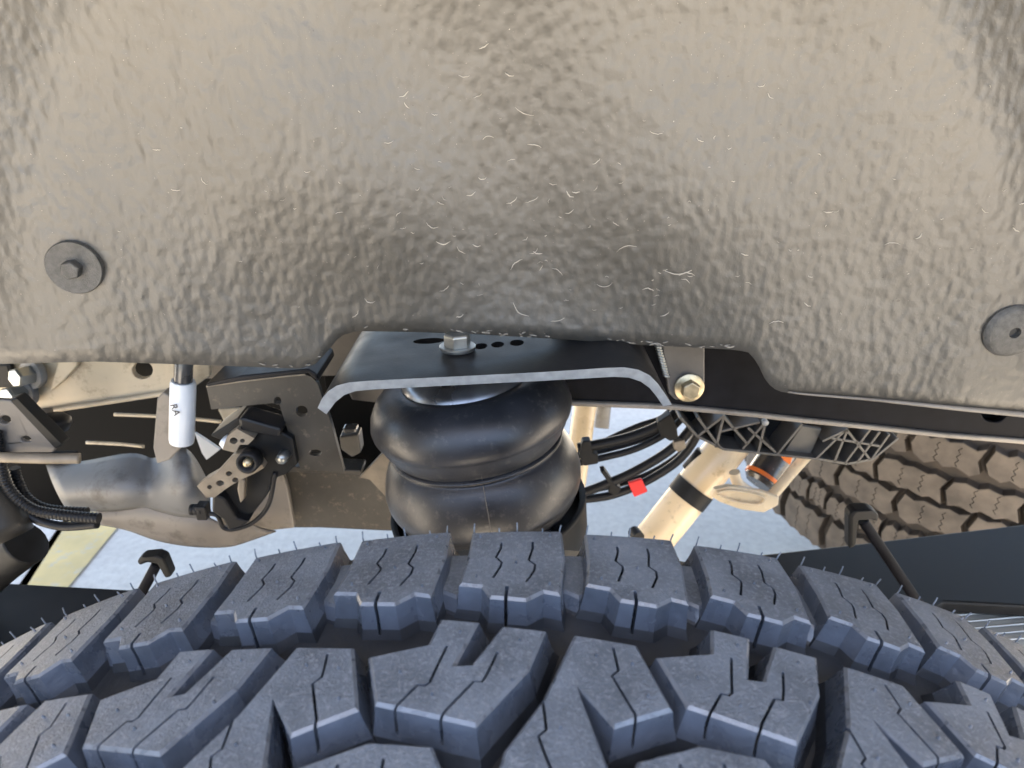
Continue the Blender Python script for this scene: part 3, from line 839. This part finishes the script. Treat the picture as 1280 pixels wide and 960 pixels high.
# ------------------------------------------------------------------ black beams and studs behind the tyre
def slab(name, pix, z, t, mat):
    bm = bmesh.new(); add_poly(bm, [hplane(x, y, z) for x, y in pix], [], Vector((0, 0, -t))); fix(bm)
    o = link(name, mesh(name, bm), mat); md = o.modifiers.new('bevel', 'BEVEL'); md.width = .002; md.segments = 2; return o
bl = slab('leaf_beam', [(900, 700), (960, 692), (1060, 681), (1280, 655), (1500, 628), (1560, 780), (1280, 757), (1180, 752), (1100, 800), (900, 800)], .60, .012, M['plastic'])
tag(bl, 'wide flat black beam rising to the right behind the tyre, below the spare', 'beam', 'black beams behind the tyre')
bl2 = slab('leaf_beam', [(-200, 724), (0, 728), (166, 737), (260, 742), (260, 830), (-200, 860)], .60, .03, M['plastic'])
tag(bl2, 'flat black beam low on the left behind the tyre, under the yellow line', 'beam', 'black beams behind the tyre')
s1 = thing('stud', 'dark leaning stud with a flat cap before the spare tyre', 'stud', P(1080, 660, .47), 'studs on the beams')
tube('shaft', [P(1078, 650, .475), P(1105, 690, .47), P(1150, 757, .46)], S(7, .47), M['dark'], s1, 16)
plate('cap', [(1062, 645), (1067, 639), (1092, 638), (1100, 644), (1098, 654), (1088, 650), (1074, 651), (1070, 684), (1062, 688)], .468, .012, M['plastic'], s1, bev=.004)
s2 = thing('stud', 'short dark stud with a hooked cap above the left beam', 'stud', P(190, 712, .44), 'studs on the beams')
tube('shaft', [P(196, 705, .45), P(180, 735, .445), P(160, 770, .44)], S(7, .45), M['dark'], s2, 16)
plate('cap', [(170, 702), (176, 697), (196, 695), (204, 698), (214, 722), (206, 724), (196, 706), (184, 704), (174, 708)], .44, .010, M['plastic'], s2, bev=.004)
ru = thing('ribbed_step', 'strip of pale ribbed metal showing at the far right behind the tyre shoulder', 'step', P(1250, 770, .56))
o = slab('tread_plate', [(1150, 745), (1280, 735), (1600, 712), (1600, 830), (1150, 830)], .582, .01, M['alu']); o.parent = ru; o.matrix_parent_inverse = Matrix.Translation(-ru.location)
for i in range(6):
    tube('ridge', [hplane(1150, 764+i*9, .584), hplane(1320, 749+i*9, .584), hplane(1600, 724+i*9, .584)], S(1.8, .45), M['alu'], ru, 8)

# ------------------------------------------------------------------ left side
fb = thing('cream_crossmember', 'cream painted frame member with a round hole, under the liner at far left', 'frame member', P(120, 480, .52))
plate('web', [(-300, 400), (262, 400), (262, 470), (240, 486), (150, 499), (90, 508), (30, 515), (0, 500), (-60, 500), (-300, 520)], .52, .006, M['cream'], fb, holes=[(178, 463, 13, 11)])
plate('shade_backing', [(150, 440), (215, 440), (215, 484), (150, 490)], .545, .003, M['plastic'], fb)  # dark plate added behind the round hole for its shade
tube('rolled_edge', [P(x, y, .518) for x, y in ((242, 486), (150, 500), (90, 509), (36, 516), (12, 505), (-20, 500))], S(3.4, .52), M['cream'], fb, 10)
hex_bolt(fb, P(46, 466, .517), Vector((-.35, -1, .15)), S(12, .52), .013, M['zinc'], S(18, .52), M['shield'], .005)
hex_bolt(fb, P(36, 489, .517), Vector((-.35, -1, .15)), S(12, .52), .013, M['zinc'], S(18, .52), M['shield'], .005)
plate('raised_tab', [(66, 430), (104, 430), (96, 458), (78, 478), (62, 490), (66, 472), (72, 455)], .515, .005, M['cream'], fb)
box('round_boss', P(2, 468, .516), (.022, .006, .022), M['plastic'], fb, bev=.008)

db = thing('axle_beam', 'black beam crossing behind the white cylinder on the left', 'beam', P(200, 540, .72))
plate('beam', [(-60, 470), (470, 455), (470, 600), (300, 620), (-60, 640)], .74, .06, M['recess'], db)  # black beam, also the dark filler for gaps behind the parts
tube('bright_pipe', [P(143, 518, .66), P(210, 521, .66), P(276, 527, .66)], S(2.2, .66), M['cream'], db, 10)
tube('bright_pipe', [P(108, 553, .64), P(150, 555, .64), P(180, 558, .64)], S(2.2, .64), M['cream'], db, 10)
plate('pale_tag', [(273, 531), (290, 528), (292, 541), (283, 548)], .60, .003, M['white'], db)
plate('pale_tab', [(243, 541), (256, 549), (275, 562), (258, 575), (252, 566)], .60, .003, M['white'], db)
plate('tan_patch', [(272, 512), (300, 510), (296, 530), (280, 528)], .62, .003, M['cream'], db)

wc = thing('white_damper', 'small white cylinder with black rod standing upright left of the angle bracket', 'damper', P(228, 520, .48))
c = P(227, 553, .48); t_ = P(229, 476, .48); d = t_-c; r = S(15, .48)
sharpen(lathe('sleeve', [(r*.8, 0), (r*.95, .0006), (r, .003), (r, d.length*.95), (r*.9, d.length), (0, d.length)], c, d, M['white'], wc, 40), 30)
lathe('rod', [(r*.72, 0), (r*.72, .06), (0, .06)], t_-d*.1, d, M['gloss_black'], wc, 24)
cu = bpy.data.curves.new('print', 'FONT'); cu.body = 'RA'; cu.size = S(13, .46); cu.extrude = .0001; cu.align_x = 'CENTER'
to = bpy.data.objects.new('print', cu); COL.objects.link(to)
bpy.context.view_layer.update()
tme = bpy.data.meshes.new_from_object(to.evaluated_get(bpy.context.evaluated_depsgraph_get()))
bpy.data.objects.remove(to)
to = link('printed_letters', tme, M['ink'], wc)
to.location = rel(wc, P(215, 513, .48-r*1.15)); to.rotation_euler = (R(90), R(80), 0)
cv = plate('side_cover', [(196, 498), (204, 490), (214, 497), (214, 548), (230, 556), (212, 575), (196, 580), (191, 560)], .485, .01, M['shield_tan'], wc, label='beige side cover')

tp = thing('holed_plate', 'grey slanted plate with two holes at the far left edge', 'plate', P(30, 530, .44))
plate('plate', [(-40, 497), (12, 500), (18, 504), (70, 560), (66, 566), (10, 566), (-40, 560)], .44, .004, M['grey_plate'], tp, holes=[(6, 525, 7, 5), (32, 549, 6, 3.5)])
plate('return_edge', [(12, 500), (20, 497), (78, 556), (70, 562)], .437, .010, M['plastic'], tp)
bo = tube('bar', [P(-40, 570, .43), P(50, 573, .43), P(100, 573, .435)], S(7, .43), M['tan'], None, 8)
tag(bo, 'straight brown grey bar under the holed plate at far left', 'bar')
bo.name = 'cross_bar'
kn = thing('ball_stud', 'dark round rubber bushing on a short stud under the cream member', 'bushing', P(65, 525, .50))
lathe('bushing', [(0, 0), (S(14, .5), .001), (S(19, .5), .006), (S(19, .5), .010), (S(12, .5), .014), (0, .014)], P(70, 540, .49), Vector((0, .1, 1)), M['hose'], kn, 28)
tube('pin', [P(60, 530, .495), P(58, 510, .50)], S(7, .5), M['tan'], kn, 14)

# heat shields
hs = thing('heat_shield', 'crumpled light grey metal shield bulging below the black beam on the left', 'heat shield', P(150, 610, .50))
def sheet(name, rows_px, Ys, mat, parent, thick=.0018, sub=2):
    """curved sheet: rows of pixel points, each with its distance"""
    bm = bmesh.new(); V = []
    for rp, yr in zip(rows_px, Ys):
        V.append([bm.verts.new(rel(parent, P(x, y, (yr[i] if isinstance(yr, (list, tuple)) else yr)))) for i, (x, y) in enumerate(rp)])
    for r0, r1 in zip(V, V[1:]):
        for i in range(len(r0)-1): bm.faces.new((r0[i], r0[i+1], r1[i+1], r1[i])).smooth = True
    fix(bm)
    cl_ = bm.edges.layers.float.new('crease_edge')
    for e_ in bm.edges:
        if e_.is_boundary: e_[cl_] = 1.0
    o = link(name, mesh(name, bm), mat, parent)
    s2_ = o.modifiers.new('soft', 'SUBSURF'); s2_.levels = sub; s2_.render_levels = sub
    s_ = o.modifiers.new('thick', 'SOLIDIFY'); s_.thickness = thick; s_.offset = 0
    return o
sheet('upper_sheet', [
    [(58, 582), (110, 578), (170, 563), (186, 575), (200, 572), (225, 556), (240, 565), (258, 600)],
    [(66, 605), (112, 598), (165, 592), (188, 600), (205, 596), (228, 586), (246, 600), (262, 620)],
    [(80, 630), (122, 625), (165, 618), (190, 620), (208, 618), (232, 618), (248, 625), (262, 640)],
    [(84, 636), (125, 640), (158, 636), (180, 634), (205, 640), (225, 646), (245, 646), (262, 650)]],
    [[.53, .52, .515, .52, .51, .50, .50, .51], [.50, .49, .485, .50, .485, .475, .48, .50], [.49, .48, .475, .49, .475, .47, .48, .50], [.505, .495, .49, .50, .49, .485, .49, .51]], M['shield'], hs)
sheet('lower_sheet', [
    [(120, 637), (152, 638), (170, 629), (205, 634), (245, 642), (268, 648), (285, 662), (310, 650)],
    [(122, 648), (156, 650), (172, 645), (205, 652), (245, 660), (268, 664), (288, 672), (320, 660)],
    [(124, 655), (160, 661), (180, 670), (205, 678), (245, 684), (285, 684), (300, 680), (345, 664)]],
    [[.496]*8, [.492, .492, .490, .490, .490, .492, .496, .505], [.497, .496, .495, .495, .495, .497, .502, .51]], M['shield_tan'], hs)

cm = thing('crossmember', 'brown grey folded crossmember between the heat shield and the air spring', 'crossmember', P(420, 620, .54))
plate('folded_face', [(352, 586), (450, 590), (452, 597), (485, 560), (520, 560), (520, 664), (485, 664), (400, 660), (355, 660)], .55, .006, M['brown_frame'], cm)
plate('pale_face', [(310, 586), (352, 586), (360, 612), (368, 660), (330, 664), (285, 682), (275, 650), (300, 620)], .535, .006, M['shield_tan'], cm)
plate('gusset', [(449, 597), (482, 562), (500, 545), (500, 640), (462, 600)], .543, .004, M['tan'], cm)
plate('upper_lip', [(350, 583), (452, 588), (452, 594), (352, 590)], .535, .02, M['brown_frame'], cm)

lb = thing('angle_bracket', 'brown grey L-shaped steel bracket with three holes left of the spring bracket', 'bracket', P(370, 520, .46))
plate('angle_plate', [(258, 484), (300, 477), (380, 468), (390, 471), (397, 480), (414, 530), (430, 590), (376, 587), (366, 560), (349, 505), (341, 504), (300, 508), (264, 512)], .46, .005, M['brown_frame'], lb, holes=[(347, 501, 4.5, 5), (377, 514, 7.5, 7), (394, 566, 8, 4)])
plate('top_return', [(257, 480), (300, 470), (385, 461), (396, 468), (398, 478), (385, 467), (300, 477), (258, 484)], .458, .05, M['black_metal'], lb)
lens = tube('tan_edge', [P(x, y, .4595) for x, y in ((258, 483), (300, 477), (350, 471), (382, 468))], S(1.1, .46), M['tan'], lb, 6)  # thin tan tube along the upper edge of the plate
bd = plate('gap_shade', [(400, 440), (470, 440), (500, 560), (450, 590), (430, 590), (412, 520)], .60, .01, M['recess']); tag(bd, 'black sheet filling the shaded gap between the angle bracket and the air spring', 'plate')  # black sheet put in for the shade of this gap
bc = thing('cable_connector', 'small black electrical connector in the gap left of the air spring', 'connector', P(437, 550, .53))
plate('plug', [(424, 546), (448, 543), (451, 566), (440, 572), (426, 562)], .53, .015, M['rib_plastic'], bc)
plate('latch', [(428, 536), (445, 536), (446, 541), (430, 542)], .525, .01, M['gloss_black'], bc)

# level sensor with tan cast arm
ls = thing('level_sensor', 'black ride-height sensor on a perforated tan cast arm, left of centre', 'sensor', P(300, 590, .44))
plate('housing', [(262, 545), (296, 523), (304, 523), (352, 540), (366, 548), (372, 580), (360, 592), (340, 600), (332, 622), (318, 640), (300, 650), (286, 640), (280, 610), (300, 580), (290, 556)], .455, .03, M['plastic'], ls, bev=.004)
plate('cover', [(297, 524), (303, 522), (352, 536), (350, 546), (300, 538)], .448, .02, M['hose'], ls, bev=.003)
plate('arm', [(246, 608), (256, 600), (270, 592), (290, 570), (304, 566), (322, 574), (330, 585), (318, 592), (300, 600), (284, 610), (268, 622), (258, 622)], .443, .008, M['tan'], ls, holes=[(275, 604, 5, 3.5), (286, 592, 4, 3), (294, 600, 4, 3), (262, 609, 3, 2.5)])
plate('arm', [(278, 562), (284, 545), (296, 536), (318, 548), (310, 556), (300, 556), (294, 566)], .446, .008, M['tan'], ls, holes=[(292, 551, 5, 4), (303, 551, 3, 2.5)])
lathe('boss', [(0, 0), (S(6, .43), 0), (S(6, .43), .003), (S(9, .43), .003), (S(10, .43), -.001), (S(14, .43), -.001), (S(15, .43), .010), (0, .010)], P(309, 579, .434), Vector((0, 1, -.1)), M['hose'], ls, 32)
lathe('pin', [(0, -.002), (S(4, .43), -.002), (S(6, .43), .001), (S(6, .43), .006)], P(309, 579, .433), Vector((0, 1, -.1)), M['gold_zinc'], ls, 24)
plate('lower_clip', [(265, 615), (280, 622), (296, 648), (312, 652), (305, 658), (285, 664), (278, 650), (264, 640)], .448, .02, M['hose'], ls, bev=.002)
tube('wire', [P(x, y, .455) for x, y in ((262, 642), (272, 645), (280, 660), (296, 661), (318, 652), (336, 630), (344, 590))], S(3, .455), M['hose'], ls, 8)
plate('fin', [(298, 596), (306, 600), (305, 624), (300, 630), (296, 612)], .445, .006, M['tan'], ls)
lathe('nut', [(0, 0), (S(7, .45), 0), (S(8, .45), .004), (S(8, .45), .012), (0, .012)], P(350, 575, .447), Vector((.2, 1, 0)), M['zinc'], ls, 6)
lathe('nut', [(0, 0), (S(7, .45), 0), (S(8, .45), .004), (S(8, .45), .012), (0, .012)], P(280, 556, .447), Vector((.2, 1, 0)), M['white'], ls, 6)
cn = thing('ribbed_connector', 'small black ribbed plug on the heat shield edge', 'connector', P(245, 637, .465))
for i, x in enumerate((241, 246, 251)):
    lathe('collar', [(S(4, .46), -.002), (S(7.5, .46), -.0015), (S(7.5, .46), .0015), (S(4, .46), .002)], P(x, 637, .465), Vector((1, 0, 0)), M['hose'], cn, 20)
box('plug_body', P(254, 638, .466), (.008, .010, .012), M['hose'], cn)

# corrugated loom
def loom(pix, Y, rpx, label, pitch=.0026):
    pts = smooth_pts([P(x, y, Y) for x, y in pix], 60)
    # resample evenly
    out = [pts[0]]; acc = 0
    step = pitch/4
    for a_, b_ in zip(pts, pts[1:]):
        L0 = (b_-a_).length; s_ = step-acc
        while s_ <= L0:
            out.append(a_+(b_-a_)*(s_/L0)); s_ += step
        acc = L0-(s_-step)
    r0 = S(rpx, Y)
    bm = bmesh.new(); tube_bm(bm, out, r0, 14, rfun=lambda i: r0*(1+.09*math.sin(i*PI/2+.1))); fix(bm)
    o = link('corrugated_hose', mesh('corrugated_hose', bm), M['hose'])
    return tag(o, label, 'hose', 'corrugated hoses at the left edge')
loom([(-6, 540), (0, 580), (12, 612), (40, 636), (80, 644), (125, 648)], .435, 7, 'outer corrugated black hose curling up along the left edge')
loom([(18, 585), (22, 600), (34, 622), (60, 636), (110, 640)], .455, 6, 'inner corrugated black hose nested beside the outer one')
h = tube('hose', [P(x, y, .44) for x, y in ((30, 640), (52, 652), (82, 658), (122, 655))], S(6, .44), M['hose'], None, 12); tag(h, 'smooth black hose below the corrugated ones at far left', 'hose')
ar = thing('control_arm', 'rounded dark brown arm end at the left edge above the black shadow', 'arm', P(0, 630, .43))
lathe('knuckle', [(0, 0), (S(30, .42), .0), (S(34, .42), .01), (S(30, .42), .05), (S(26, .42), .10), (0, .10)], P(12, 672, .43), Vector((-.35, .2, .9)), M['brown_frame'], ar, 32)
tube('shadow_leg', [P(-60, 760, .46), P(-10, 712, .46), P(34, 678, .46)], S(30, .46), M['plastic'], ar, 20)  # black tube put in where the shadow lies below the arm
dp = plate('shade_backing', [(20, 570), (90, 570), (100, 625), (130, 640), (50, 640), (20, 610)], .53, .01, M['recess']); tag(dp, 'black filler panel for the shade behind the corrugated hoses at the left', 'panel')  # black sheet added as the shade behind the hoses
